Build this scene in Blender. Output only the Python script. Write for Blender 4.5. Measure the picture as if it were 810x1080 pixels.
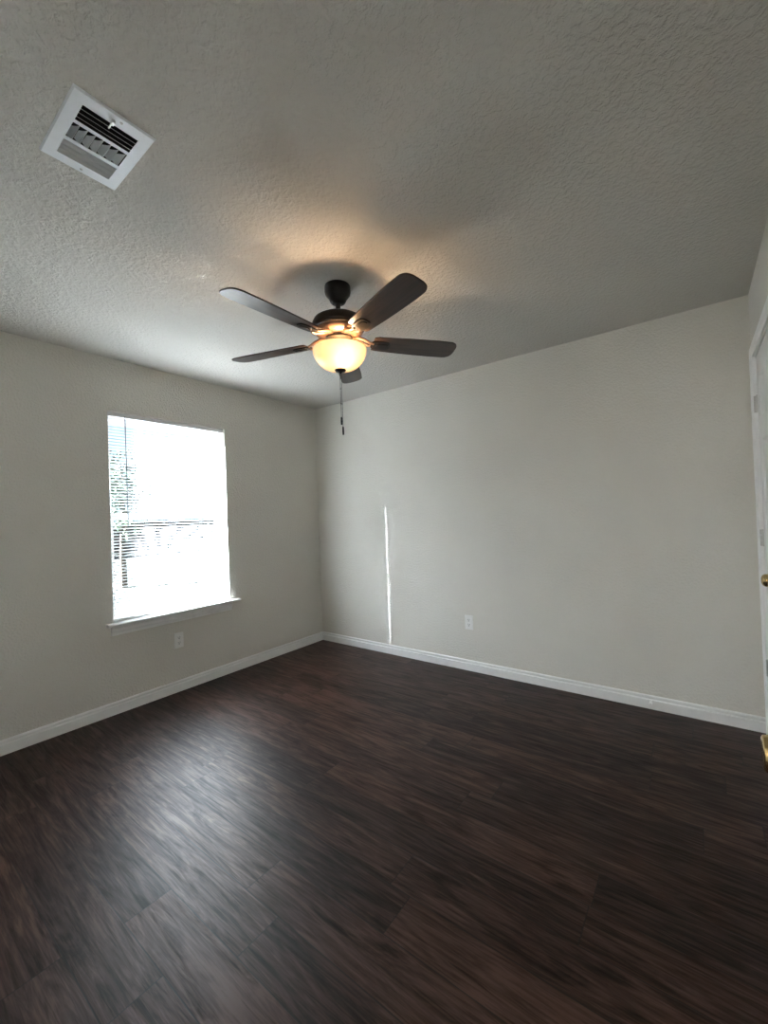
import bpy, bmesh, math, random
from mathutils import Vector, Matrix, Euler
random.seed(7)
C = bpy.context.scene.collection
for o in list(bpy.data.objects): bpy.data.objects.remove(o)

# ------------------------------------------------------------------ camera, world, sun, exposure
H = 2.44            # ceiling height
W = 3.477           # width of the far wall
YR = -3.05          # inner face of the rear wall
CAM = Vector((3.20067, -3.09072, 1.27575))
YAW, PITCH, ROLL, FPX = -0.64601, 0.0107566, -0.036982, 436.2437
f_ = Vector((math.sin(YAW)*math.cos(PITCH), math.cos(YAW)*math.cos(PITCH), math.sin(PITCH)))
r_ = f_.cross(Vector((0, 0, 1))).normalized(); u_ = r_.cross(f_)
r2 = r_*math.cos(ROLL) + u_*math.sin(ROLL); u2 = -r_*math.sin(ROLL) + u_*math.cos(ROLL)
cd = bpy.data.cameras.new('camera'); cam = bpy.data.objects.new('camera', cd); C.objects.link(cam)
cam.matrix_world = Matrix(((r2.x, u2.x, -f_.x, CAM.x), (r2.y, u2.y, -f_.y, CAM.y), (r2.z, u2.z, -f_.z, CAM.z), (0, 0, 0, 1)))
cd.sensor_fit = 'VERTICAL'; cd.sensor_height = 24.0; cd.lens = 24.0*FPX/1080.0
cd.clip_start = 0.02; cd.clip_end = 200
sc = bpy.context.scene; sc.camera = cam

SKY = 1.2
SUN = 1060.0
BULB = 400.0
wd = bpy.data.worlds.new('World'); sc.world = wd; wd.use_nodes = True
bg = wd.node_tree.nodes['Background']; bg.inputs[0].default_value = (0.58, 0.80, 1.0, 1); bg.inputs[1].default_value = SKY
SUNDIR = Vector((0.89, 1.078, -0.89*0.63)).normalized()
sl = bpy.data.lights.new('sun', 'SUN'); sl.energy = SUN; sl.angle = 0.003; sl.color = (0.87, 0.91, 1.0)
so = bpy.data.objects.new('sun', sl); C.objects.link(so)
so.rotation_euler = SUNDIR.to_track_quat('-Z', 'Y').to_euler(); so.location = (-8, -8, 6)
# fill light added in the unseen hall, brightens the room through the doorway
hl = bpy.data.lights.new('hall_fill', 'AREA'); hl.shape = 'RECTANGLE'; hl.size = 1.25; hl.size_y = 0.7; hl.energy = 21.0; hl.color = (1.0, 0.97, 0.91)
ho = bpy.data.objects.new('hall_fill', hl); C.objects.link(ho)
ho.location = (2.75, -4.40, 1.75); ho.rotation_euler = (math.pi/2, 0, 0)
# window portal: only guides sampling of the sky light, gives no light of its own
pl = bpy.data.lights.new('window_portal', 'AREA'); pl.shape = 'RECTANGLE'; pl.size = 1.47; pl.size_y = 0.88
pl.cycles.is_portal = True
po = bpy.data.objects.new('window_portal', pl); C.objects.link(po)
po.location = (-0.205, -1.515, 1.345); po.rotation_euler = (0, -math.pi/2, 0)

vs = sc.view_settings
sc.display_settings.display_device = 'sRGB'
vs.view_transform = 'Standard'; vs.look = 'None'; vs.gamma = 1.0; vs.use_curve_mapping = False
vs.exposure = 0.15
cy = sc.cycles
cy.use_denoising = True; cy.max_bounces = 14; cy.diffuse_bounces = 8; cy.glossy_bounces = 4
cy.transmission_bounces = 10; cy.transparent_max_bounces = 16; cy.sample_clamp_indirect = 12.0

# ------------------------------------------------------------------ node helpers and materials
def newmat(name):
    m = bpy.data.materials.new(name); m.use_nodes = True
    nt = m.node_tree; b = nt.nodes['Principled BSDF']
    return m, nt, b
def N(nt, t, **kw):
    n = nt.nodes.new(t)
    for k, v in kw.items():
        if k.startswith('i_'): n.inputs[k[2:].replace('_', ' ')].default_value = v
        else: setattr(n, k, v)
    return n
def lk(nt, a, b): nt.links.new(a, b)
def mth(nt, op, a, b=None, c=None):
    n = nt.nodes.new('ShaderNodeMath'); n.operation = op
    for i, v in enumerate((a, b, c)):
        if v is None: continue
        if isinstance(v, (int, float)): n.inputs[i].default_value = v
        else: nt.links.new(v, n.inputs[i])
    return n.outputs[0]
def ramp(nt, fac, stops):
    n = nt.nodes.new('ShaderNodeValToRGB'); nt.links.new(fac, n.inputs[0])
    e = n.color_ramp.elements
    while len(e) < len(stops): e.new(0.5)
    for el, (p, c) in zip(e, stops):
        el.position = p; el.color = tuple(c) + (1,) if len(c) == 3 else c
    return n.outputs[0]

def paint(name, col, bump_scale, bump_dist, rough=0.75, strength=0.5, vary=0.04):
    m, nt, b = newmat(name)
    tc = N(nt, 'ShaderNodeTexCoord')
    n1 = N(nt, 'ShaderNodeTexNoise', i_Scale=bump_scale, i_Detail=3.0, i_Roughness=0.55, i_Distortion=0.35)
    n2 = N(nt, 'ShaderNodeTexNoise', i_Scale=bump_scale*2.7, i_Detail=2.0)
    n3 = N(nt, 'ShaderNodeTexNoise', i_Scale=1.3, i_Detail=2.0)
    for n in (n1, n2, n3): lk(nt, tc.outputs['Object'], n.inputs['Vector'])
    h1 = ramp(nt, n1.outputs[0], [(0.42, (0, 0, 0)), (0.62, (1, 1, 1))])
    h = mth(nt, 'ADD', mth(nt, 'MULTIPLY', h1, 0.8), mth(nt, 'MULTIPLY', n2.outputs[0], 0.5))
    bp = N(nt, 'ShaderNodeBump', i_Strength=strength, i_Distance=bump_dist)
    lk(nt, h, bp.inputs['Height']); lk(nt, bp.outputs[0], b.inputs['Normal'])
    c = ramp(nt, n3.outputs[0], [(0.3, [x*(1-vary) for x in col]), (0.7, [min(1, x*(1+vary)) for x in col])])
    lk(nt, c, b.inputs['Base Color']); b.inputs['Roughness'].default_value = rough
    return m
def plain(name, col, rough=0.4, metal=0.0, vary=0.015, scale=30.0, coat=0.0, bump=0.0):
    m, nt, b = newmat(name)
    tc = N(nt, 'ShaderNodeTexCoord')
    n = N(nt, 'ShaderNodeTexNoise', i_Scale=scale, i_Detail=3.0)
    lk(nt, tc.outputs['Object'], n.inputs['Vector'])
    c = ramp(nt, n.outputs[0], [(0.3, [x*(1-vary) for x in col]), (0.7, [min(1, x*(1+vary)) for x in col])])
    lk(nt, c, b.inputs['Base Color'])
    b.inputs['Roughness'].default_value = rough; b.inputs['Metallic'].default_value = metal
    b.inputs['Coat Weight'].default_value = coat
    if bump:
        bp = N(nt, 'ShaderNodeBump', i_Strength=0.4, i_Distance=bump); lk(nt, n.outputs[0], bp.inputs['Height']); lk(nt, bp.outputs[0], b.inputs['Normal'])
    return m

M = {}
M['wall'] = paint('wall_paint', (0.71, 0.685, 0.625), 75, 0.005)
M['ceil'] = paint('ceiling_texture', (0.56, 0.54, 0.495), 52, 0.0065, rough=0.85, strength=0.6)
M['trim'] = plain('white_trim_paint', (0.87, 0.87, 0.855), 0.35)
M['door'] = plain('white_door_paint', (0.84, 0.845, 0.835), 0.38)
M['vinyl'] = plain('white_vinyl', (0.82, 0.83, 0.83), 0.35)
M['vent'] = plain('vent_white_metal', (0.80, 0.83, 0.86), 0.35)
M['duct'] = plain('dark_duct_metal', (0.02, 0.02, 0.021), 0.8)
M['plate'] = plain('outlet_plastic', (0.86, 0.855, 0.83), 0.32)
M['slot'] = plain('outlet_slot_dark', (0.03, 0.03, 0.03), 0.7)
M['brass'] = plain('polished_brass', (0.62, 0.47, 0.22), 0.2, 1.0)
M['nickel'] = plain('satin_nickel', (0.55, 0.54, 0.52), 0.32, 1.0)
M['bronze'] = plain('oil_rubbed_bronze', (0.013, 0.011, 0.010), 0.4, 0.4, coat=0.1)
M['copper'] = plain('brushed_bronze_highlight', (0.30, 0.19, 0.13), 0.38, 0.75)
M['chain'] = plain('dark_chain_metal', (0.10, 0.095, 0.09), 0.4, 0.8)
M['rubber'] = plain('grey_rubber', (0.35, 0.34, 0.33), 0.7)
M['stucco'] = plain('exterior_brick', (0.42, 0.33, 0.27), 0.9, vary=0.2, scale=12)
M['fence'] = plain('weathered_fence_wood', (0.08, 0.065, 0.06), 0.9, vary=0.3, scale=4)
M['ground'] = plain('dry_pale_ground', (0.012, 0.013, 0.012), 0.95, vary=0.15, scale=1.5)
M['leaf'] = plain('tree_leaf', (0.03, 0.045, 0.03), 0.6, vary=0.4, scale=2)
M['bark'] = plain('tree_bark', (0.03, 0.025, 0.02), 0.9, vary=0.3, scale=20, bump=0.01)

for k_ in ('ground', 'leaf', 'fence', 'bark'):
    M[k_].node_tree.nodes['Principled BSDF'].inputs['Specular IOR Level'].default_value = 0.0

# dark wood plank floor
def floor_mat():
    m, nt, b = newmat('dark_wood_planks')
    tc = N(nt, 'ShaderNodeTexCoord'); sx = N(nt, 'ShaderNodeSeparateXYZ'); lk(nt, tc.outputs['Object'], sx.inputs[0])
    X, Y = sx.outputs[0], sx.outputs[1]
    PW, PL = 0.15, 1.22
    v = mth(nt, 'DIVIDE', mth(nt, 'ADD', Y, 2.40), PW)
    row = mth(nt, 'FLOOR', v); vf = mth(nt, 'SUBTRACT', v, row)
    off = mth(nt, 'ADD', mth(nt, 'MULTIPLY', row, 0.5903), mth(nt, 'ADD', mth(nt, 'MULTIPLY', mth(nt, 'MULTIPLY', row, row), 0.2684), 0.705))
    u = mth(nt, 'SUBTRACT', mth(nt, 'DIVIDE', X, PL), mth(nt, 'FRACT', off))
    col = mth(nt, 'FLOOR', u); uf = mth(nt, 'SUBTRACT', u, col)
    cmb = N(nt, 'ShaderNodeCombineXYZ'); lk(nt, row, cmb.inputs[0]); lk(nt, col, cmb.inputs[1])
    wn = N(nt, 'ShaderNodeTexWhiteNoise', noise_dimensions='3D'); lk(nt, cmb.outputs[0], wn.inputs['Vector'])
    rnd = wn.outputs['Value']; rc = N(nt, 'ShaderNodeSeparateColor'); lk(nt, wn.outputs['Color'], rc.inputs[0])
    # grain space: stretched along the plank, shifted per plank
    g = N(nt, 'ShaderNodeCombineXYZ')
    lk(nt, mth(nt, 'ADD', mth(nt, 'MULTIPLY', X, 1.0), mth(nt, 'MULTIPLY', rnd, 37.0)), g.inputs[0])
    lk(nt, mth(nt, 'ADD', Y, mth(nt, 'MULTIPLY', rc.outputs[1], 11.0)), g.inputs[1])
    lk(nt, mth(nt, 'MULTIPLY', rc.outputs[0], 9.0), g.inputs[2])
    def noise(scale_x, scale_y, detail, rough, dist):
        mp = N(nt, 'ShaderNodeMapping'); mp.inputs['Scale'].default_value = (scale_x, scale_y, 1); lk(nt, g.outputs[0], mp.inputs[0])
        n = N(nt, 'ShaderNodeTexNoise', i_Scale=1.0, i_Detail=detail, i_Roughness=rough, i_Distortion=dist); lk(nt, mp.outputs[0], n.inputs['Vector'])
        return n.outputs[0]
    broad = noise(2.1, 14.0, 4.0, 0.6, 2.2)
    streak = noise(3.4, 64.0, 4.0, 0.65, 1.3)
    fine = noise(8.0, 210.0, 2.0, 0.6, 0.3)
    k = mth(nt, 'ADD', mth(nt, 'MULTIPLY', broad, 0.62), mth(nt, 'ADD', mth(nt, 'MULTIPLY', streak, 0.40), mth(nt, 'MULTIPLY', fine, 0.2)))
    k = mth(nt, 'ADD', k, mth(nt, 'MULTIPLY', mth(nt, 'SUBTRACT', rnd, 0.7), 0.17))
    c = ramp(nt, k, [(0.36, (0.0035, 0.0013, 0.0009)), (0.50, (0.013, 0.0053, 0.0034)), (0.60, (0.031, 0.0140, 0.0095)), (0.72, (0.060, 0.030, 0.021))])
    # seams
    sv = mth(nt, 'MINIMUM', vf, mth(nt, 'SUBTRACT', 1.0, vf)); su = mth(nt, 'MINIMUM', uf, mth(nt, 'SUBTRACT', 1.0, uf))
    d = mth(nt, 'MINIMUM', mth(nt, 'MULTIPLY', sv, PW), mth(nt, 'MULTIPLY', su, PL))
    seam = N(nt, 'ShaderNodeMapRange'); lk(nt, d, seam.inputs[0]); seam.inputs[1].default_value = 0.0004; seam.inputs[2].default_value = 0.0030
    mx = N(nt, 'ShaderNodeMix', data_type='RGBA'); lk(nt, seam.outputs[0], mx.inputs['Factor'])
    mx.inputs['A'].default_value = (0.008, 0.0055, 0.005, 1); lk(nt, c, mx.inputs['B']); lk(nt, mx.outputs['Result'], b.inputs['Base Color'])
    rr = N(nt, 'ShaderNodeMapRange'); lk(nt, streak, rr.inputs[0]); rr.inputs[1].default_value = 0.3; rr.inputs[2].default_value = 0.7
    rr.inputs[3].default_value = 0.47; rr.inputs[4].default_value = 0.39; lk(nt, rr.outputs[0], b.inputs['Roughness'])
    h = mth(nt, 'ADD', mth(nt, 'MULTIPLY', streak, 0.5), mth(nt, 'ADD', mth(nt, 'MULTIPLY', fine, 0.35), mth(nt, 'MULTIPLY', seam.outputs[0], 0.22)))
    bp = N(nt, 'ShaderNodeBump', i_Strength=0.2, i_Distance=0.0015); lk(nt, h, bp.inputs['Height']); lk(nt, bp.outputs[0], b.inputs['Normal'])
    sp = N(nt, 'ShaderNodeMapRange'); lk(nt, mth(nt, 'ADD', mth(nt, 'MULTIPLY', streak, 0.6), mth(nt, 'MULTIPLY', broad, 0.4)), sp.inputs[0])
    sp.inputs[1].default_value = 0.35; sp.inputs[2].default_value = 0.65; sp.inputs[3].default_value = 0.12; sp.inputs[4].default_value = 0.28
    lk(nt, sp.outputs[0], b.inputs['Specular IOR Level'])
    return m
M['floor'] = floor_mat()

def blade_mat():
    m, nt, b = newmat('walnut_fan_blade')
    tc = N(nt, 'ShaderNodeTexCoord'); mp = N(nt, 'ShaderNodeMapping'); mp.inputs['Scale'].default_value = (4, 60, 60)
    lk(nt, tc.outputs['Object'], mp.inputs[0])
    n = N(nt, 'ShaderNodeTexNoise', i_Scale=1.0, i_Detail=4.0, i_Distortion=0.8); lk(nt, mp.outputs[0], n.inputs['Vector'])
    c = ramp(nt, n.outputs[0], [(0.3, (0.022, 0.013, 0.010)), (0.7, (0.06, 0.036, 0.027))])
    lk(nt, c, b.inputs['Base Color']); b.inputs['Roughness'].default_value = 0.42
    return m
M['blade'] = blade_mat()

def slat_mat():
    m, nt, b = newmat('translucent_white_slat')
    out = nt.nodes['Material Output']
    tc = N(nt, 'ShaderNodeTexCoord'); n = N(nt, 'ShaderNodeTexNoise', i_Scale=25.0); lk(nt, tc.outputs['Object'], n.inputs['Vector'])
    c = ramp(nt, n.outputs[0], [(0.3, (0.80, 0.81, 0.82)), (0.7, (0.84, 0.85, 0.86))])
    b.inputs['Roughness'].default_value = 0.4; lk(nt, c, b.inputs['Base Color'])
    t = N(nt, 'ShaderNodeBsdfTranslucent'); lk(nt, c, t.inputs[0])
    mx = N(nt, 'ShaderNodeMixShader'); mx.inputs[0].default_value = 0.6
    lk(nt, b.outputs[0], mx.inputs[1]); lk(nt, t.outputs[0], mx.inputs[2]); lk(nt, mx.outputs[0], out.inputs[0])
    return m
M['slat'] = slat_mat()
def glass_mat():
    m, nt, b = newmat('window_glass'); out = nt.nodes['Material Output']; nt.nodes.remove(b)
    tr = N(nt, 'ShaderNodeBsdfTransparent'); tr.inputs[0].default_value = (0.93, 0.95, 0.94, 1)
    gl = N(nt, 'ShaderNodeBsdfGlossy'); gl.inputs['Roughness'].default_value = 0.02
    fr = N(nt, 'ShaderNodeFresnel'); fr.inputs[0].default_value = 1.5
    mx = N(nt, 'ShaderNodeMixShader'); lk(nt, mth(nt, 'MULTIPLY', fr.outputs[0], 0.8), mx.inputs[0])
    lk(nt, tr.outputs[0], mx.inputs[1]); lk(nt, gl.outputs[0], mx.inputs[2]); lk(nt, mx.outputs[0], out.inputs[0])
    return m
M['glass'] = glass_mat()
def bowl_mat():
    m, nt, b = newmat('frosted_amber_glass'); out = nt.nodes['Material Output']
    tc = N(nt, 'ShaderNodeTexCoord'); n = N(nt, 'ShaderNodeTexNoise', i_Scale=9.0, i_Detail=3.0, i_Distortion=1.0); lk(nt, tc.outputs['Object'], n.inputs['Vector'])
    c = ramp(nt, n.outputs[0], [(0.3, (0.86, 0.62, 0.38)), (0.7, (0.93, 0.72, 0.48))])
    lk(nt, c, b.inputs['Base Color']); b.inputs['Roughness'].default_value = 0.25
    t = N(nt, 'ShaderNodeBsdfTranslucent'); lk(nt, c, t.inputs[0])
    mx = N(nt, 'ShaderNodeMixShader'); mx.inputs[0].default_value = 0.07
    lk(nt, b.outputs[0], mx.inputs[1]); lk(nt, t.outputs[0], mx.inputs[2]); lk(nt, mx.outputs[0], out.inputs[0])
    return m
M['bowl'] = bowl_mat()
def bulb_mat():
    m, nt, b = newmat('lit_warm_bulb')
    b.inputs['Base Color'].default_value = (1, .9, .75, 1)
    b.inputs['Emission Color'].default_value = (1.0, 0.70, 0.43, 1); b.inputs['Emission Strength'].default_value = BULB
    return m
M['bulb'] = bulb_mat()

# ------------------------------------------------------------------ mesh helpers (world coordinates)
class MB:
    def __init__(s): s.bm = bmesh.new()
    def box(s, x0, x1, y0, y1, z0, z1, bev=0.0, seg=2):
        b = bmesh.new(); bmesh.ops.create_cube(b, size=1.0)
        for v in b.verts:
            v.co = Vector(((x0+x1)/2 + v.co.x*(x1-x0), (y0+y1)/2 + v.co.y*(y1-y0), (z0+z1)/2 + v.co.z*(z1-z0)))
        if bev: bmesh.ops.bevel(b, geom=list(b.edges), offset=bev, segments=seg, profile=0.5, affect='EDGES')
        s.merge(b); return s
    def merge(s, b, mat=None):
        if mat is not None: bmesh.ops.transform(b, matrix=mat, verts=b.verts)
        me = bpy.data.meshes.new('tmp'); b.to_mesh(me); b.free(); s.bm.from_mesh(me); bpy.data.meshes.remove(me)
    def prism(s, poly, fn, t0, t1, caps=True):
        """poly: 2-D outline; fn(u, v, t) -> world point; swept from t0 to t1"""
        a = [s.bm.verts.new(fn(u, v, t0)) for u, v in poly]; b = [s.bm.verts.new(fn(u, v, t1)) for u, v in poly]
        n = len(poly)
        for i in range(n): s.bm.faces.new((a[i], a[(i+1) % n], b[(i+1) % n], b[i]))
        if caps: s.bm.faces.new(list(reversed(a))); s.bm.faces.new(b)
        return s
    def lathe(s, prof, o, axis='z', n=40, close=False):
        """prof: (radius, along axis) list"""
        o = Vector(o); rings = []
        ax = {'z': (Vector((1,0,0)), Vector((0,1,0)), Vector((0,0,1))), 'x': (Vector((0,1,0)), Vector((0,0,1)), Vector((1,0,0))),
              'y': (Vector((0,0,1)), Vector((1,0,0)), Vector((0,1,0)))}[axis]
        for r, h in prof:
            if r < 1e-5: rings.append([s.bm.verts.new(o + ax[2]*h)])
            else: rings.append([s.bm.verts.new(o + ax[2]*h + (ax[0]*math.cos(2*math.pi*i/n) + ax[1]*math.sin(2*math.pi*i/n))*r) for i in range(n)])
        for a, b in zip(rings, rings[1:]):
            for i in range(n):
                j = (i+1) % n
                if len(a) == 1 and len(b) == 1: continue
                if len(a) == 1: s.bm.faces.new((a[0], b[i], b[j]))
                elif len(b) == 1: s.bm.faces.new((a[i], a[j], b[0]))
                else: s.bm.faces.new((a[i], a[j], b[j], b[i]))
        return s
    def tube(s, pts, r, n=8):
        pts = [Vector(p) for p in pts]; rings = []
        for i, p in enumerate(pts):
            d = (pts[min(i+1, len(pts)-1)] - pts[max(i-1, 0)]).normalized()
            a = d.orthogonal().normalized() if i == 0 else (rings_a - d*rings_a.dot(d)).normalized()
            rings_a = a; b = d.cross(a)
            rr = r[i] if isinstance(r, (list, tuple)) else r
            rings.append([s.bm.verts.new(p + (a*math.cos(2*math.pi*k/n) + b*math.sin(2*math.pi*k/n))*rr) for k in range(n)])
        for a, b in zip(rings, rings[1:]):
            for k in range(n): s.bm.faces.new((a[k], a[(k+1) % n], b[(k+1) % n], b[k]))
        s.bm.faces.new(list(reversed(rings[0]))); s.bm.faces.new(rings[-1]); return s
    def build(s, name, mat, parent=None, loc=None, smooth=False, angle=40):
        bmesh.ops.recalc_face_normals(s.bm, faces=s.bm.faces)
        org = Vector(loc) if loc is not None else (world_of(parent) if parent else Vector())
        bmesh.ops.translate(s.bm, verts=s.bm.verts, vec=-org)
        me = bpy.data.meshes.new(name); s.bm.to_mesh(me); s.bm.free()
        me.materials.append(mat)
        if smooth:
            me.polygons.foreach_set('use_smooth', [True]*len(me.polygons)); me.set_sharp_from_angle(angle=math.radians(angle))
        o = bpy.data.objects.new(name, me); C.objects.link(o); o.location = org
        if parent: o.parent = parent; o.location = org - world_of(parent)
        return o
def world_of(o):
    v = Vector()
    while o: v += o.location; o = o.parent
    return v
def thing(name, loc, label=None, cat=None, group=None):
    o = bpy.data.objects.new(name, None); C.objects.link(o); o.location = loc; o.empty_display_size = 0.1
    return tag(o, label, cat, group)
def tag(o, label=None, cat=None, group=None, kind=None):
    if label: o['label'] = label
    if cat: o['category'] = cat
    if group: o['group'] = group
    if kind: o['kind'] = kind
    return o
def struct(o, label, cat): return tag(o, label, cat, kind='structure')

# ------------------------------------------------------------------ room shell
struct(MB().box(-0.19, 4.0, -4.55, 0.15, -0.12, 0.0).build('floor', M['floor']), 'dark brown wood plank floor', 'floor')
# ceiling with the opening of the air register cut out
VX0, VX1, VY0, VY1 = 1.640, 1.936, -2.697, -2.496
c = MB(); ox0, ox1, oy0, oy1 = VX0+0.02, VX1-0.02, VY0+0.02, VY1-0.02
c.box(-0.19, ox0, YR-0.11, 0.15, H, H+0.2).box(ox1, 4.0, YR-0.11, 0.15, H, H+0.2).box(ox0, ox1, YR-0.11, oy0, H, H+0.2).box(ox0, ox1, oy1, 0.15, H, H+0.2)
struct(c.build('ceiling', M['ceil']), 'textured greige ceiling', 'ceiling')
# window opening in the left wall
WY0, WY1, WZ0, WZ1 = -1.957, -1.075, 0.600, 2.075
w = MB(); XO = -0.186
def ring(b, x0, x1, y0, y1, z0, z1, a0, a1, c0, c1):
    b.box(x0, x1, y0, a0, z0, z1); b.box(x0, x1, a1, y1, z0, z1); b.box(x0, x1, a0, a1, z0, c0); b.box(x0, x1, a0, a1, c1, z1)
ring(w, -0.10, 0, YR-0.11, 0.15, 0, H, WY0, WY1, WZ0, WZ1)
struct(w.build('wall_left', M['wall']), 'greige wall with the window', 'wall')
w = MB(); ring(w, XO, -0.10, YR-0.11, 0.15, -0.3, H+0.2, WY0, WY1, WZ0-0.02, WZ1)
struct(w.build('wall_outside', M['stucco']), 'brick outer skin of the window wall', 'wall')
struct(MB().box(-0.10, 4.0, 0.0, 0.15, 0, H).build('wall_back', M['wall']), 'long blank greige wall', 'wall')
# right wall with the closet door opening
DY0, DY1, DZ = -0.780, -0.136, 2.044         # closet door leaf
w = MB(); w.box(W, W+0.12, DY1+0.022, 0.0, 0, H).box(W, W+0.12, YR-0.11, DY0-0.022, 0, H).box(W, W+0.12, DY0-0.022, DY1+0.022, DZ+0.022, H)
struct(w.build('wall_right', M['wall']), 'greige wall with the closet door', 'wall')
struct(MB().box(W+0.12, W+0.5, DY0-0.3, 0.0, 0, H).build('wall_closet', M['wall']), 'wall behind the closet door', 'wall')
# rear wall with the entry opening, and the hall beyond it
EX0, EX1 = 2.56, 3.34
w = MB(); w.box(0, EX0, YR-0.11, YR, 0, H).box(EX1, W, YR-0.11, YR, 0, H).box(EX0, EX1, YR-0.11, YR, 2.05, H)
struct(w.build('wall_rear', M['wall']), 'wall around the entry opening', 'wall')
w = MB(); w.box(1.9, 4.0, -4.55, -4.43, 0, H).box(1.9, 2.02, -4.43, YR-0.11, 0, H).box(3.88, 4.0, -4.43, YR-0.11, 0, H)
struct(w.build('wall_hall', M['wall']), 'hall walls beyond the entry opening', 'wall')
struct(MB().box(1.9, 4.0, -4.55, YR-0.11, H, H+0.1).build('ceiling_hall', M['ceil']), 'hall ceiling', 'ceiling')

hw = MB()  # frame added around the hall fill light; the wall has no opening there
for x0, x1, z0, z1 in ((2.06, 2.11, 1.33, 2.17), (3.39, 3.44, 1.33, 2.17), (2.11, 3.39, 2.12, 2.17), (2.11, 3.39, 1.33, 1.38)): hw.box(x0, x1, -4.43, -4.405, z0, z1, 0.003)
struct(hw.build('hall_fill_frame', M['vinyl']), 'frame added around the hall fill light beyond the entry opening', 'window')

# baseboards (profile u = out from wall, v = height)
BP = [(0, 0), (0.014, 0), (0.014, 0.054), (0.0125, 0.0575), (0.0055, 0.060), (0.0050, 0.0655), (0.0115, 0.0695), (0.0120, 0.077), (0.008, 0.083), (0, 0.084)]
def base(name, fn, t0, t1, label): struct(MB().prism(BP, fn, t0, t1).build(name, M['trim']), label, 'baseboard')
def fl(u, v, t): return Vector((u, t if t < -0.5 else t - u, v))
base('baseboard_left', fl, YR, 0.0, 'white baseboard under the window')
base('baseboard_back', lambda u, v, t: Vector(((u if t < 0.5 else W-u), -u, v)), 0.0, W, 'white baseboard along the long blank wall')
base('baseboard_right', lambda u, v, t: Vector((W-u, t, v)), DY0-0.082, YR, 'white baseboard of the closet wall')
base('baseboard_rear', lambda u, v, t: Vector((t, YR+u, v)), 0.0, EX0-0.06, 'white baseboard of the rear wall')

# casings: profile across width with a stepped face
def casing_profile(wd_): return [(0, 0), (0, 0.009), (0.006, 0.011), (0.018, 0.011), (0.024, 0.0145), (wd_-0.012, 0.0165), (wd_-0.004, 0.015), (wd_, 0.011), (wd_, 0)]
CP = casing_profile(0.057)
cz = MB()   # closet door casing on wall x = W; u grows away from the opening
a0, a1, at = DY0-0.012, DY1+0.012, DZ+0.012
def mit(sgn, edge): return lambda u, v, t: Vector((W - v, edge + sgn*u, 0.0 if t == 0 else at + u))
cz.prism(CP, mit(1, a1), 0, 1); cz.prism(CP, mit(-1, a0), 0, 1)
cz.prism(CP, lambda u, v, t: Vector((W - v, (a0 - u) if t == 0 else (a1 + u), at + u)), 0, 1)
struct(cz.build('trim_1', M['trim']), 'white casing around the closet door', 'door trim')
cz = MB(); b0, b1, bt = EX0, EX1, 2.05
cz.prism(CP, lambda u, v, t: Vector((b0-u, YR+v, 0 if t == 0 else bt+u)), 0, 1)
cz.prism(CP, lambda u, v, t: Vector((b1+u, YR+v, 0 if t == 0 else bt+u)), 0, 1)
cz.prism(CP, lambda u, v, t: Vector(((b0-u) if t == 0 else (b1+u), YR+v, bt+u)), 0, 1)
struct(cz.build('trim_2', M['trim']), 'white casing around the entry opening', 'door trim')
jm = MB(); jm.box(W, W+0.12, DY1+0.003, DY1+0.022, 0, DZ+0.003).box(W, W+0.12, DY0-0.022, DY0-0.003, 0, DZ+0.003).box(W, W+0.12, DY0-0.022, DY1+0.022, DZ+0.003, DZ+0.022)
jm.box(W+0.04, W+0.052, DY1-0.012, DY1+0.004, 0, DZ).box(W+0.04, W+0.052, DY0-0.004, DY0+0.012, 0, DZ).box(W+0.04, W+0.052, DY0, DY1, DZ-0.012, DZ+0.004)
struct(jm.build('trim_3', M['trim']), 'white jamb of the closet door', 'door trim')

# six panel door leaf: local u across from 0, z up, thickness direction d from face
def door_leaf(b, width, height, place, T=0.035):
    """place(u, z, d) -> world; d=0 front face, d=T back face"""
    def bx(u0, u1, z0, z1, d0, d1):
        vs = [b.bm.verts.new(place(u, z, d)) for u in (u0, u1) for z in (z0, z1) for d in (d0, d1)]
        for q in ((0,1,3,2), (4,6,7,5), (0,4,5,1), (2,3,7,6), (0,2,6,4), (1,5,7,3)): b.bm.faces.new([vs[i] for i in q])
    st = 0.108; mu = 0.095 if width < 0.7 else 0.11
    pw = (width - 2*st - mu)/2
    us = [(st, st+pw), (st+pw+mu, width-st)]
    k = height/2.03
    zs = [(0.235*k, 0.80*k), (1.0*k, 1.585*k), (1.70*k, 1.915*k)]
    REC = 0.012
    bx(0, width, 0, height, REC, T-REC)
    for d0, d1 in ((0, REC), (T-REC, T)):
        bx(0, st, 0, height, d0, d1); bx(width-st, width, 0, height, d0, d1); bx(st+pw, st+pw+mu, 0, height, d0, d1)
        zz = [0] + [z for p in zs for z in p] + [height]
        for u0, u1 in us:
            for i in range(0, len(zz), 2): bx(u0, u1, zz[i], zz[i+1], d0, d1)
    for u0, u1 in us:
        for z0, z1 in zs:
            for front in (True, False):
                D = (lambda d: d) if front else (lambda d: T-d)
                # sloped moulding ring then raised field
                loops = []
                for ins, d in ((0.0, 0.0), (0.012, 0.0112), (0.022, 0.0112), (0.045, 0.002)):
                    loops.append([b.bm.verts.new(place(u, z, D(d))) for u, z in ((u0+ins, z0+ins), (u1-ins, z0+ins), (u1-ins, z1-ins), (u0+ins, z1-ins))])
                for A, B in zip(loops, loops[1:]):
                    for i in range(4): b.bm.faces.new((A[i], A[(i+1) % 4], B[(i+1) % 4], B[i]))
                b.bm.faces.new(loops[-1])
KNOB = [(0.0, 0.068), (0.012, 0.0675), (0.021, 0.064), (0.0265, 0.056), (0.0275, 0.048), (0.025, 0.040), (0.018, 0.033), (0.0125, 0.028), (0.0115, 0.018), (0.0125, 0.012)]
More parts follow.
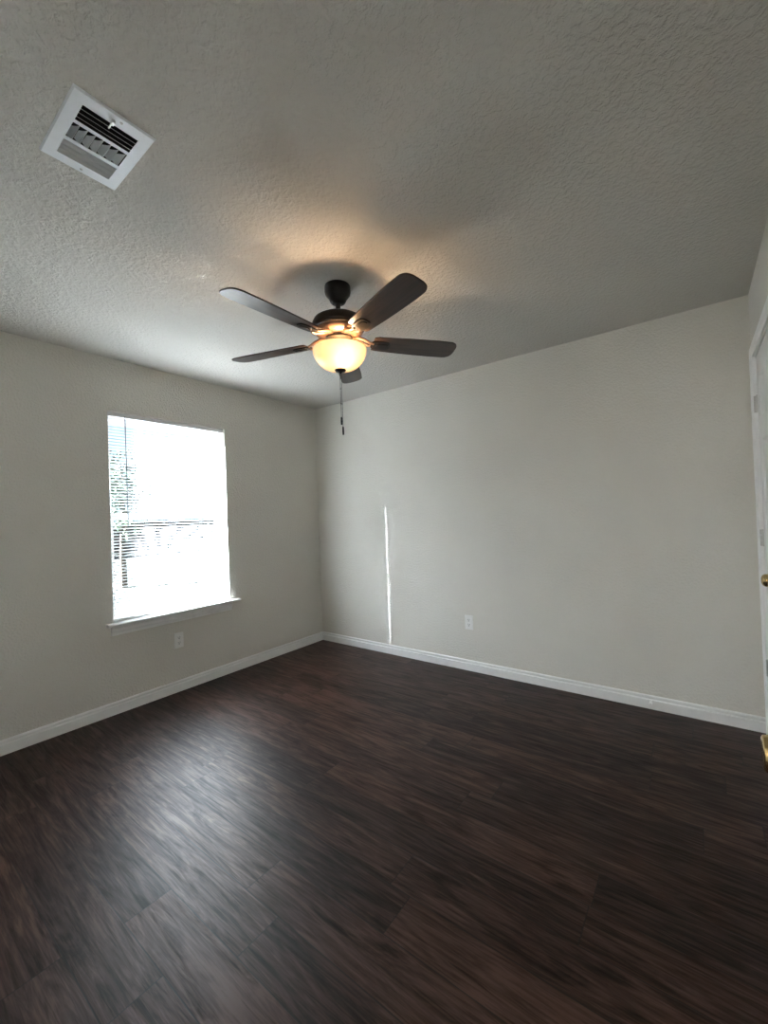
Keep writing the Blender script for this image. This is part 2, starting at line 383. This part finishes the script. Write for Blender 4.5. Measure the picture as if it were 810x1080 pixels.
FLAT_KNOB = [(0.0, 0.0625), (0.012, 0.063), (0.0205, 0.064), (0.0235, 0.0625), (0.0272, 0.052), (0.0275, 0.045), (0.024, 0.037), (0.017, 0.031), (0.0125, 0.027), (0.0115, 0.018), (0.0125, 0.012)]
ROSE = [(0.0125, 0.014), (0.022, 0.012), (0.030, 0.007), (0.0325, 0.002), (0.0325, 0.0)]
def knob(parent, pos, sign, shape=KNOB):
    o = MB().lathe([(r, h*sign) for r, h in shape], pos, 'x', 32).build('knob', M['brass'], parent, loc=pos, smooth=True)
    MB().lathe([(r, h*sign) for r, h in ROSE], pos, 'x', 32).build('rose', M['brass'], o, smooth=True)
    return o
# closet door
d1 = thing('door_1', (W+0.003, DY1, 0.0)); struct(d1, 'white six panel closet door with a brass knob, next to the far right corner', 'door')
lf = MB(); door_leaf(lf, DY1-DY0, DZ-0.012, lambda u, z, d: Vector((W+0.006+d, DY1-u, z+0.012)))
lf.build('leaf', M['door'], d1)
for hz in (1.80, 1.09, 0.40):
    hb = MB()
    for i in range(3): hb.lathe([(0, 0.0), (0.0062, 0.0), (0.0062, 0.0275), (0, 0.0275)], (W-0.004, DY1+0.003, hz-0.044+i*0.0295), 'z', 12)
    hb.box(W-0.0015, W+0.0025, DY1-0.028, DY1+0.001, hz-0.044, hz+0.044)
    tag(hb.build('hinge', M['nickel'], d1, smooth=True), 'satin metal hinge')
tag(knob(d1, Vector((W+0.002, -0.722, 0.945)), -1), 'polished brass knob')
# entry door, standing open along the right wall
d2 = thing('door_2', (3.328, YR+0.02, 0.0)); struct(d2, 'open white entry door with a brass knob reaching into the right edge of view', 'door')
LX = 3.327
lf = MB(); door_leaf(lf, 0.762, 2.03, lambda u, z, d: Vector((LX+d, YR+0.022+u, z+0.010)))
lf.build('leaf', M['door'], d2)
tag(knob(d2, Vector((LX, -2.306, 0.922)), -1, FLAT_KNOB), 'polished brass knob with a flat face')
tag(knob(d2, Vector((LX+0.035, -2.306, 0.922)), 1, FLAT_KNOB), 'polished brass knob with a flat face')
for hz in (1.80, 1.05, 0.30):
    hb = MB()
    hb.lathe([(0, 0), (0.0062, 0), (0.0062, 0.088), (0, 0.088)], (LX-0.003, YR+0.019, hz-0.044), 'z', 12); hb.box(LX-0.001, LX+0.02, YR+0.018, YR+0.0225, hz-0.044, hz+0.044)
    tag(hb.build('hinge', M['nickel'], d2, smooth=True), 'satin metal hinge')

# ------------------------------------------------------------------ window
wn = thing('window_1', (-0.12, (WY0+WY1)/2, WZ0)); struct(wn, 'bright white single hung window in the left wall', 'window')
fb = MB(); XA, XB = -0.140, -0.092; FW = 0.028
fb.box(XA, XB, WY0, WY0+FW, WZ0, WZ1, 0.002).box(XA, XB, WY1-FW, WY1, WZ0, WZ1, 0.002).box(XA, XB, WY0+FW, WY1-FW, WZ1-0.045, WZ1, 0.002).box(XA, XB, WY0+FW, WY1-FW, WZ0, WZ0+0.05, 0.002)
fb.build('window_frame', M['vinyl'], wn)
def sash(name, x0, x1, z0, z1, s):
    b = MB(); ya, yb = WY0+FW-0.002, WY1-FW+0.002
    b.box(x0, x1, ya, ya+s, z0, z1, 0.002).box(x0, x1, yb-s, yb, z0, z1, 0.002).box(x0, x1, ya+s, yb-s, z0, z0+s+0.012, 0.002).box(x0, x1, ya+s, yb-s, z1-s-0.008, z1, 0.002)
    o = b.build(name, M['vinyl'], wn); xm = (x0+x1)/2
    MB().box(xm-0.002, xm+0.002, ya+s-0.004, yb-s+0.004, z0+s+0.008, z1-s-0.004).build('pane', M['glass'], o); return o
lo = sash('lower_sash', -0.113, -0.095, WZ0+0.048, 1.365, 0.024)
up = sash('upper_sash', -0.136, -0.118, 1.325, WZ1-0.043, 0.022)
MB().box(-0.116, -0.096, -1.545, -1.485, 1.365, 1.375, 0.003).build('sash_lock', M['vinyl'], lo)
# drywall return corner bead is the wall itself; stool and apron:
sb = MB(); SP = [(-0.094, 0.0), (0.030, 0.0), (0.036, 0.004), (0.038, 0.010), (0.036, 0.016), (0.030, 0.020), (-0.094, 0.020)]
sb.box(-0.094, 0.004, WY0+0.001, WY1-0.001, WZ0-0.004, WZ0+0.016)
sb.prism([(0, 0), (0.040, 0), (0.046, 0.004), (0.048, 0.010), (0.046, 0.016), (0.040, 0.020), (0, 0.020)], lambda u, v, t: Vector((u, t, WZ0-0.004+v)), WY0-0.045, WY1+0.080)
tag(sb.build('window_sill', M['trim'], wn), 'white painted sill board')
ab = MB(); AP = [(0, 0), (0.010, 0.0), (0.012, 0.006), (0.012, 0.018), (0.020, 0.030), (0.022, 0.040), (0.022, 0.050), (0.032, 0.060), (0.032, 0.066), (0, 0.066)]
ab.prism(AP, lambda u, v, t: Vector((u, t, WZ0-0.070+v)), WY0-0.018, WY1+0.010)
ab.build('apron', M['trim'], wn)

# mini blind hanging inside the opening
BX = -0.026
bl = thing('window_blind', (BX, (WY0+WY1)/2, WZ0+0.016), 'white horizontal slat mini blind lowered inside the bright window', 'blind')
ya, yb = WY0+0.006, -1.1022
h = MB(); h.prism([(-0.022, 0), (-0.022, 0.027), (-0.019, 0.027), (-0.019, 0.002), (0.003, 0.002), (0.003, 0.027), (0.006, 0.027), (0.006, 0)], lambda u, v, t: Vector((BX+u, t, WZ1-0.030+v)), ya-0.003, WY1-0.003)
hr = h.build('headrail', M['vinyl'], bl)
TILT = math.radians(20); SW = 0.0125; PITCHZ = 0.0213
sl_ = MB(); z = WZ1-0.050; zs_ = []
while z > WZ0+0.052:
    poly = []
    pts = []
    for i in range(7):
        q = -1 + 2*i/6; cr = 0.0016*(1-q*q)
        pts.append((q*SW*math.cos(TILT) - cr*math.sin(TILT), q*SW*math.sin(TILT) + cr*math.cos(TILT)))
    y0, y1 = ya + random.uniform(0, .0015), yb - random.uniform(0, .002)
    A = [sl_.bm.verts.new((BX+u, y0, z+v)) for u, v in pts]; B = [sl_.bm.verts.new((BX+u, y1, z+v)) for u, v in pts]
    for i in range(6): sl_.bm.faces.new((A[i], A[i+1], B[i+1], B[i]))
    zs_.append(z); z -= PITCHZ
random.seed(11)
so_ = sl_.build('slats', M['slat'], bl, smooth=True)
MB().box(BX-0.013, BX+0.013, ya, yb, WZ0+0.019, WZ0+0.034, 0.004).build('bottom_rail', M['vinyl'], bl, smooth=True)
for yy in (WY0+0.165, (WY0+WY1)/2 + 0.01, -1.235):
    b = MB()
    for xx in (BX-0.0128, BX+0.0128): b.tube([(xx, yy, WZ1-0.03), (xx, yy, WZ0+0.03)], 0.0007, 6)
    b.tube([(BX, yy+0.006, WZ1-0.03), (BX, yy+0.006, WZ0+0.03)], 0.0008, 6)
    for zz in zs_: b.tube([(BX-0.0128, yy, zz-0.005), (BX+0.0128, yy, zz+0.005)], 0.0005, 4)
    tag(b.build('ladder_cord', M['vinyl'], bl), 'white cord')
b = MB(); b.tube([(BX+0.018, WY0+0.112, WZ1-0.040), (BX+0.020, WY0+0.112, 1.66), (BX+0.020, WY0+0.1125, 1.29)], 0.0036, 6)
b.tube([(BX+0.008, WY0+0.112, WZ1-0.022), (BX+0.018, WY0+0.112, WZ1-0.030), (BX+0.018, WY0+0.112, WZ1-0.042)], 0.002, 6)
M['wand'] = plain('clear_grey_plastic_wand', (0.30, 0.32, 0.38), 0.25)
tag(b.build('tilt_wand', M['wand'], bl, smooth=True), 'grey plastic tilt wand')

# ------------------------------------------------------------------ outlets
def outlet(pos, ux, nx, label):
    """pos centre on wall; ux across, nx out of wall"""
    pos = Vector(pos); ux = Vector(ux); nx = Vector(nx); uz = Vector((0, 0, 1))
    P = lambda u, v, d: pos + ux*u + uz*v + nx*d
    t = thing('wall_outlet', pos, label, 'outlet', 'duplex wall outlets')
    def slab(b, u0, u1, v0, v1, d0, d1, ch):
        lo_ = [(u0, v0), (u1, v0), (u1, v1), (u0, v1)]; hi = [(u0+ch, v0+ch), (u1-ch, v0+ch), (u1-ch, v1-ch), (u0+ch, v1-ch)]
        L = [[b.bm.verts.new(P(u, v, d)) for u, v in q] for q, d in ((lo_, d0), (lo_, d1-ch), (hi, d1))]
        for A, B in zip(L, L[1:]):
            for i in range(4): b.bm.faces.new((A[i], A[(i+1) % 4], B[(i+1) % 4], B[i]))
        b.bm.faces.new(L[0]); b.bm.faces.new(L[2])
    b = MB(); slab(b, -0.035, 0.035, -0.057, 0.057, 0.0, 0.0065, 0.0025); b.build('face_plate', M['plate'], t)
    for s in (-1, 1):
        b = MB(); cz_ = s*0.0195
        poly = []
        for i in range(20):
            a = 2*math.pi*i/20; poly.append((max(-.0168, min(.0168, 0.0168*1.05*math.cos(a))), cz_ + max(-.0135, min(.0135, 0.0175*math.sin(a)))))
        b.prism(poly, lambda u, v, d: P(u, v, d), 0.006, 0.0082)
        rc = b.build('receptacle', M['plate'], t)
        b = MB()
        slab(b, -0.0080, -0.0056, cz_+0.000, cz_+0.0085, 0.008, 0.0086, 0.0002); slab(b, 0.0052, 0.0080, cz_-0.001, cz_+0.0095, 0.008, 0.0086, 0.0002)
        b.prism([(0.0032*math.cos(i*math.pi/5), cz_-0.0072+0.0032*math.sin(i*math.pi/5)) for i in range(10)], lambda u, v, d: P(u, v, d), 0.008, 0.0086)
        tag(b.build('slots', M['slot'], rc), 'dark plug slots')
    b = MB(); b.prism([(0.0035*math.cos(i*math.pi/6), 0.0035*math.sin(i*math.pi/6)) for i in range(12)], lambda u, v, d: P(u, v, d), 0.006, 0.0078)
    b.build('screw', M['plate'], t)
outlet((0, -1.519, 0.386), (0, 1, 0), (1, 0, 0), 'white duplex outlet on the wall below the window sill')
outlet((1.696, 0, 0.390), (1, 0, 0), (0, -1, 0), 'white duplex outlet low on the long blank wall')

# door stop stub on the far baseboard
ds = thing('door_stop', (2.930, -0.014, 0.043), 'small white door stop stub on the baseboard of the long wall', 'door stop')
MB().lathe([(0, 0), (0.011, 0), (0.011, -0.004), (0.006, -0.007), (0.006, -0.016), (0, -0.016)], (2.930, -0.014, 0.043), 'y', 20).build('base', M['trim'], ds, smooth=True)
MB().lathe([(0, -0.015), (0.008, -0.015), (0.0085, -0.024), (0.006, -0.028), (0, -0.028)], (2.930, -0.014, 0.043), 'y', 20).build('rubber_tip', M['trim'], ds, smooth=True)

# ------------------------------------------------------------------ ceiling air register
vt = thing('ceiling_vent', ((VX0+VX1)/2, (VY0+VY1)/2, H), 'white rectangular three way air register in the textured ceiling', 'vent')
b = MB()
def frame_ring(b, xs, ys, z0, z1):
    pass
# face plate with three louvre banks (A near bright end +x, B middle, C far end -x)
zb, zt = H-0.006, H-0.0045
X = [VX0, 1.676, 1.742, 1.756, 1.822, 1.834, 1.900, VX1]
yi0, yi1 = VY0+0.030, VY1-0.030
for i in (0, 2, 4, 6): b.box(X[i], X[i+1], yi0, yi1, zb, zt)
b.box(VX0, VX1, VY0, yi0, zb, zt); b.box(VX0, VX1, yi1, VY1, zb, zt)
# turned rim
for fn in (lambda u, v, t: Vector((VX0-u, VY0-u if t == 0 else VY1+u, H-v)), lambda u, v, t: Vector((VX1+u, VY0-u if t == 0 else VY1+u, H-v)),
           lambda u, v, t: Vector((VX0-u if t == 0 else VX1+u, VY0-u, H-v)), lambda u, v, t: Vector((VX0-u if t == 0 else VX1+u, VY1+u, H-v))):
    b.prism([(0, 0.006), (0.004, 0.0), (0.003, 0.0), (-0.001, 0.0045)], fn, 0, 1)
fo = b.build('face_plate', M['vent'], vt)
def vane(b, along, p0, p1, cx, z0, wid, ang, curl=0.0012, tk=0.0009, slant=0.0):
    c_, s_ = math.cos(ang), math.sin(ang)
    # cross section: from lower lip (cx, z0) going up along direction (c_, s_), slightly curled
    prof = []
    for i in range(5):
        q = i/4; prof.append((cx + c_*wid*q + curl*math.sin(math.pi*q)*s_, z0 + s_*wid*q))
    full = prof + [(x_ + tk*s_, z_ - tk*c_) for x_, z_ in reversed(prof)]
    if along == 'y': b.prism(full, lambda u, v, t: Vector((u, t, v)), p0, p1)
    else: b.prism(full, lambda u, v, t: Vector((t - (slant*(v-z0) if t == p1 else 0.0), u, v)), p0, p1)
b = MB()
for i in range(4): vane(b, 'y', yi0, yi1, 1.900-0.001-i*0.0172, zb, 0.019, math.radians(180-42))
b.build('near_louvers', M['vent'], vt)
b = MB()
for i in range(7): vane(b, 'x', X[3]-0.013, X[4], yi1-0.003-i*0.0202, zb+0.0016, 0.0205, math.radians(180-55), 0.0028, slant=2.4)
b.build('middle_louvers', M['vent'], vt)
b = MB()
for i in range(3): vane(b, 'y', yi0-0.008, yi1+0.012, X[1]-0.001+i*0.0215, zb+0.0016, 0.0165, math.radians(52), 0.0028)
b.build('far_louvers', M['vent'], vt)
b = MB()   # duct boot behind the face
b.box(ox0, ox0+0.002, oy0, oy1, H+0.001, H+0.19).box(ox1-0.002, ox1, oy0, oy1, H+0.001, H+0.19).box(ox0, ox1, oy0, oy0+0.002, H+0.001, H+0.19).box(ox0, ox1, oy1-0.002, oy1, H+0.001, H+0.19).box(ox0, ox1, oy0, oy1, H+0.188, H+0.19)
tag(b.build('duct_boot', M['duct'], vt), 'dark duct behind the louvers')
b = MB(); b.box(1.903, 1.918, -2.602, -2.594, zb-0.010, zb+0.002, 0.0015).box(1.880, 1.906, -2.600, -2.596, zb-0.004, zb, 0.001)
tag(b.build('damper_lever', M['nickel'], vt), 'small metal damper lever')
for px_ in (VX0+0.014, VX1-0.014):
    MB().lathe([(0, -0.0025), (0.003, -0.002), (0.0042, 0)], (px_, -2.5965 if px_ < 1.8 else -2.58, zb), 'z', 16).build('screw', M['nickel'], vt, smooth=True)

# ------------------------------------------------------------------ ceiling fan
FX, FY = 1.800, -1.553
FO = Vector((FX, FY, 0))
fan = thing('ceiling_fan', (FX, FY, H), 'dark bronze five blade ceiling fan with a lit frosted bowl light', 'ceiling fan')
L = lambda prof: MB().lathe(prof, FO, 'z', 56)
L([(0, H), (0.064, H), (0.0655, H-0.006), (0.0655, H-0.028), (0.0625, H-0.040), (0.051, H-0.055), (0.0445, H-0.064), (0.041, H-0.074), (0.035, H-0.083), (0.024, H-0.088), (0, H-0.089)]).build('canopy', M['bronze'], fan, smooth=True)
L([(0, H-0.087), (0.0125, H-0.087), (0.0125, H-0.146), (0.016, H-0.147), (0.016, H-0.156), (0, H-0.156)]).build('downrod', M['bronze'], fan, smooth=True)
mo = L([(0, 2.287), (0.040, 2.287), (0.075, 2.284), (0.106, 2.277), (0.124, 2.266), (0.1315, 2.251), (0.1325, 2.236), (0.130, 2.228), (0.126, 2.225), (0.127, 2.221), (0.124, 2.216), (0.119, 2.214)]).build('motor_housing', M['bronze'], fan, smooth=True, angle=50)
L([(0.119, 2.2145), (0.120, 2.209), (0.116, 2.200), (0.104, 2.190), (0.088, 2.184), (0.070, 2.181), (0, 2.181)]).build('lower_band', M['copper'], mo, smooth=True)
L([(0, 2.183), (0.068, 2.183), (0.068, 2.168), (0.060, 2.160), (0.056, 2.150), (0.056, 2.137), (0.066, 2.132), (0.066, 2.126), (0, 2.126)]).build('switch_housing', M['bronze'], fan, smooth=True)
# light bowl
RB = 0.134; bowl = []
for i in range(19):
    a = math.pi/2*i/18
    bowl.append((RB*math.cos(a)**0.72 if i < 18 else 0.008, 2.118 - 0.100*math.sin(a)**1.12))
prof = [(RB-0.006, 2.121), (RB-0.003, 2.1225), (RB, 2.121)] + bowl
bo = L(prof).build('light_bowl', M['bowl'], fan, smooth=True, angle=80); tag(bo, 'glowing cream frosted glass bowl')
L([(0, 2.1265), (0.006, 2.1265), (0.006, 2.020), (0.0, 2.020)]).build('center_stem', M['bronze'], fan, smooth=True)
fi = L([(0, 2.026), (0.025, 2.026), (0.0285, 2.022), (0.0285, 2.017), (0.024, 2.011), (0.012, 2.007), (0.006, 2.004), (0.004, 2.000), (0, 1.999)]).build('finial', M['bronze'], fan, smooth=True)
rt = Vector((0.799, 0.602, 0))
for k, (s, d) in enumerate(((0.062, 1),)):
    bp_ = FO + Vector((0.050, -0.030, 0))
    MB().lathe([(0, 2.126), (0.016, 2.126), (0.016, 2.108), (0, 2.108)], bp_, 'z', 20).build('lamp_socket', M['bronze'], fan, smooth=True)
    bb = MB().lathe([(0.012, 2.109), (0.014, 2.104), (0.022, 2.092), (0.026, 2.080), (0.0255, 2.070), (0.021, 2.061), (0.012, 2.055), (0, 2.053)], bp_, 'z', 20).build('bulb', M['bulb'], fan, smooth=True)
# pull chains
def chain(x_off, y_off, z0, z1, fob, beads):
    p = FO + Vector((x_off, y_off, 0)); b = MB()
    b.tube([(p.x, p.y, z0), (p.x, p.y, z1)], 0.0011, 6)
    z = z0
    while z > z1:
        b.lathe([(0, 0.0017), (0.0016, 0.0008), (0.0016, -0.0008), (0, -0.0017)], (p.x, p.y, z), 'z', 6); z -= 0.0062
    for zz in beads: b.lathe([(0, 0.004), (0.0028, 0.002), (0.0028, -0.002), (0, -0.004)], (p.x, p.y, zz), 'z', 10)
    c_ = b.build('pull_chain', M['chain'], fan, smooth=True)
    MB().lathe([(0, 0.001), (0.002, 0), (0.0042, -0.005), (0.0048, -fob*0.6), (0.0042, -fob+0.002), (0, -fob)], (p.x, p.y, z1), 'z', 14).build('fob', M['bronze'], c_, smooth=True)
chain(-0.003*rt.x, -0.003*rt.y, 2.001, 1.784, 0.042, (1.925, 1.85))
chain(0.0035*rt.x, 0.0035*rt.y, 2.001, 1.735, 0.044, (1.848,))
# blades: local frame with +x outward, pitched about x
ZB = 2.163; RT = 0.632; PT = math.radians(-12)
def blade_outline():
    up = [(0.175, 0.050), (0.20, 0.055), (0.30, 0.0610), (0.42, 0.0655), (0.52, 0.0675), (0.575, 0.066)]
    cxr, n = 0.575, 9
    for i in range(1, n):
        a = math.pi/2*(1 - i/n); up.append((0.575 + (RT-0.575)*math.cos(a)**0.8, 0.066*math.sin(a)**0.55))
    pts = up + [(RT, 0.0)] + [(x_, -y_) for x_, y_ in reversed(up)]
    return [(0.168, 0.044)][0:0] + pts
def make_blade():
    R = Matrix.Rotation(PT, 4, 'X')
    b = MB(); pts = blade_outline(); b.prism(pts, lambda u, v, t: R @ Vector((u, v, t)), 0.0, 0.0065)
    bmesh.ops.bevel(b.bm, geom=[e for e in b.bm.edges if abs(e.verts[0].co.x-e.verts[1].co.x)+abs(e.verts[0].co.y-e.verts[1].co.y) > 0.004], offset=0.0012, segments=2, affect='EDGES')
    ob = b.build('blade', M['blade'], None, loc=(0, 0, 0), smooth=True)
    b = MB()
    # iron: arm from motor flywheel to a rounded plate under the blade root
    plate = []
    for i in range(28):
        a = 2*math.pi*i/28; e = 0.62
        plate.append((0.213 + 0.052*math.copysign(abs(math.cos(a))**e, math.cos(a)), 0.031*math.copysign(abs(math.sin(a))**e, math.sin(a))))
    for sgn in (-1, 1):
        secs = [(0.070, 0.010, 0.022), (0.095, 0.017, 0.020), (0.125, 0.022, 0.010), (0.150, 0.020, -0.001), (0.175, 0.013, -0.004)]
        b.tube([Vector((x_, sgn*y_, z_)) for x_, y_, z_ in secs], [0.010, 0.009, 0.008, 0.007, 0.006], 10)
    b.box(0.060, 0.098, -0.022, 0.022, 0.014, 0.021, 0.002)
    ir = b.build('blade_iron', M['copper'], None, loc=(0, 0, 0), smooth=True); ir.parent = ob
    tag(ir, 'bronze bracket')
    b = MB()
    b.prism(plate, lambda u, v, t: R @ Vector((u, v, t)), -0.0065, -0.0002)
    med = [(0.222 + 0.034*math.cos(a)*(1 if math.cos(a) > 0 else 1.0), 0.017*math.copysign(abs(math.sin(a))**0.7, math.sin(a))) for a in [2*math.pi*i/24 for i in range(24)]]
    b.prism(med, lambda u, v, t: R @ Vector((u, v, t)), -0.0105, -0.006)
    mo_ = b.build('bracket_cap', M['bronze'], None, loc=(0, 0, 0), smooth=True); mo_.parent = ob
    return ob
proto = make_blade(); kids = list(proto.children)
PH0 = 53.2
for i in range(5):
    ob = proto if i == 0 else proto.copy()
    if i: C.objects.link(ob)
    ob.parent = fan; ob.location = (0, 0, ZB-H); ob.rotation_euler = (0, 0, math.radians(PH0+72*i))
    if i:
        for k in kids:
            kk = k.copy(); C.objects.link(kk); kk.parent = ob

# ------------------------------------------------------------------ outside the window
g = MB(); g.box(-70, XO, -45, 45, -0.42, -0.30); struct(g.build('ground', M['ground']), 'pale sunlit ground outside the window', 'ground')
fx = -22.0
fe = thing('wooden_fence', (fx, 6, -0.30), 'dark wooden privacy fence seen between the blind slats', 'fence')
b = MB(); y = -6.0
while y < 22:
    hgt = 1.80 + random.uniform(-.015, .015); b.box(fx-0.01, fx+0.01, y, y+0.135, -0.27, -0.27+hgt); y += 0.14
b.build('boards', M['fence'], fe)
for zz in (0.0, 1.1): MB().box(fx-0.05, fx-0.01, -6, 22, zz, zz+0.09).build('rail', M['fence'], fe)
for k in range(12): MB().box(fx-0.14, fx-0.05, -6+k*2.5, -5.91+k*2.5, -0.32, 1.55).build('post', M['fence'], fe)
def tree(x, y, hgt, cr, label, n=900):
    t = thing('tree', (x, y, -0.30), label, 'tree')
    b = MB(); b.tube([(x, y, -0.34), (x+.03, y-.02, 0.5), (x-.02, y+.04, hgt*0.6), (x, y, hgt)], [0.09, 0.07, 0.05, 0.015], 10)
    for k in range(9):
        a = k*2.4; z0 = hgt*(0.35+0.06*k); b.tube([(x, y, z0), (x+math.cos(a)*cr*.45, y+math.sin(a)*cr*.45, z0+.3), (x+math.cos(a)*cr*.8, y+math.sin(a)*cr*.8, z0+.5)], [0.03, 0.02, 0.008], 6)
    b.build('trunk', M['bark'], t, smooth=True)
    b = MB()
    for k in range(n):
        v = Vector((random.gauss(0, 1), random.gauss(0, 1), random.gauss(0, 1))).normalized()*(random.random()**0.45)
        p = Vector((x, y, hgt*0.72)) + Vector((v.x*cr, v.y*cr, v.z*hgt*0.42))
        e = Euler((random.uniform(0, 6.28), random.uniform(0, 6.28), random.uniform(0, 6.28))).to_matrix(); s = random.uniform(.05, .10)
        q = [b.bm.verts.new(p + e @ Vector(c_)) for c_ in ((-s, 0, 0), (0, -s*.45, s*.1), (s, 0, 0), (0, s*.45, s*.1))]; b.bm.faces.new(q)
    tag(b.build('foliage', M['leaf'], t), None, None)
tree(-8.6, 1.35, 2.9, 0.75, 'small leafy tree outside the left edge of the window')
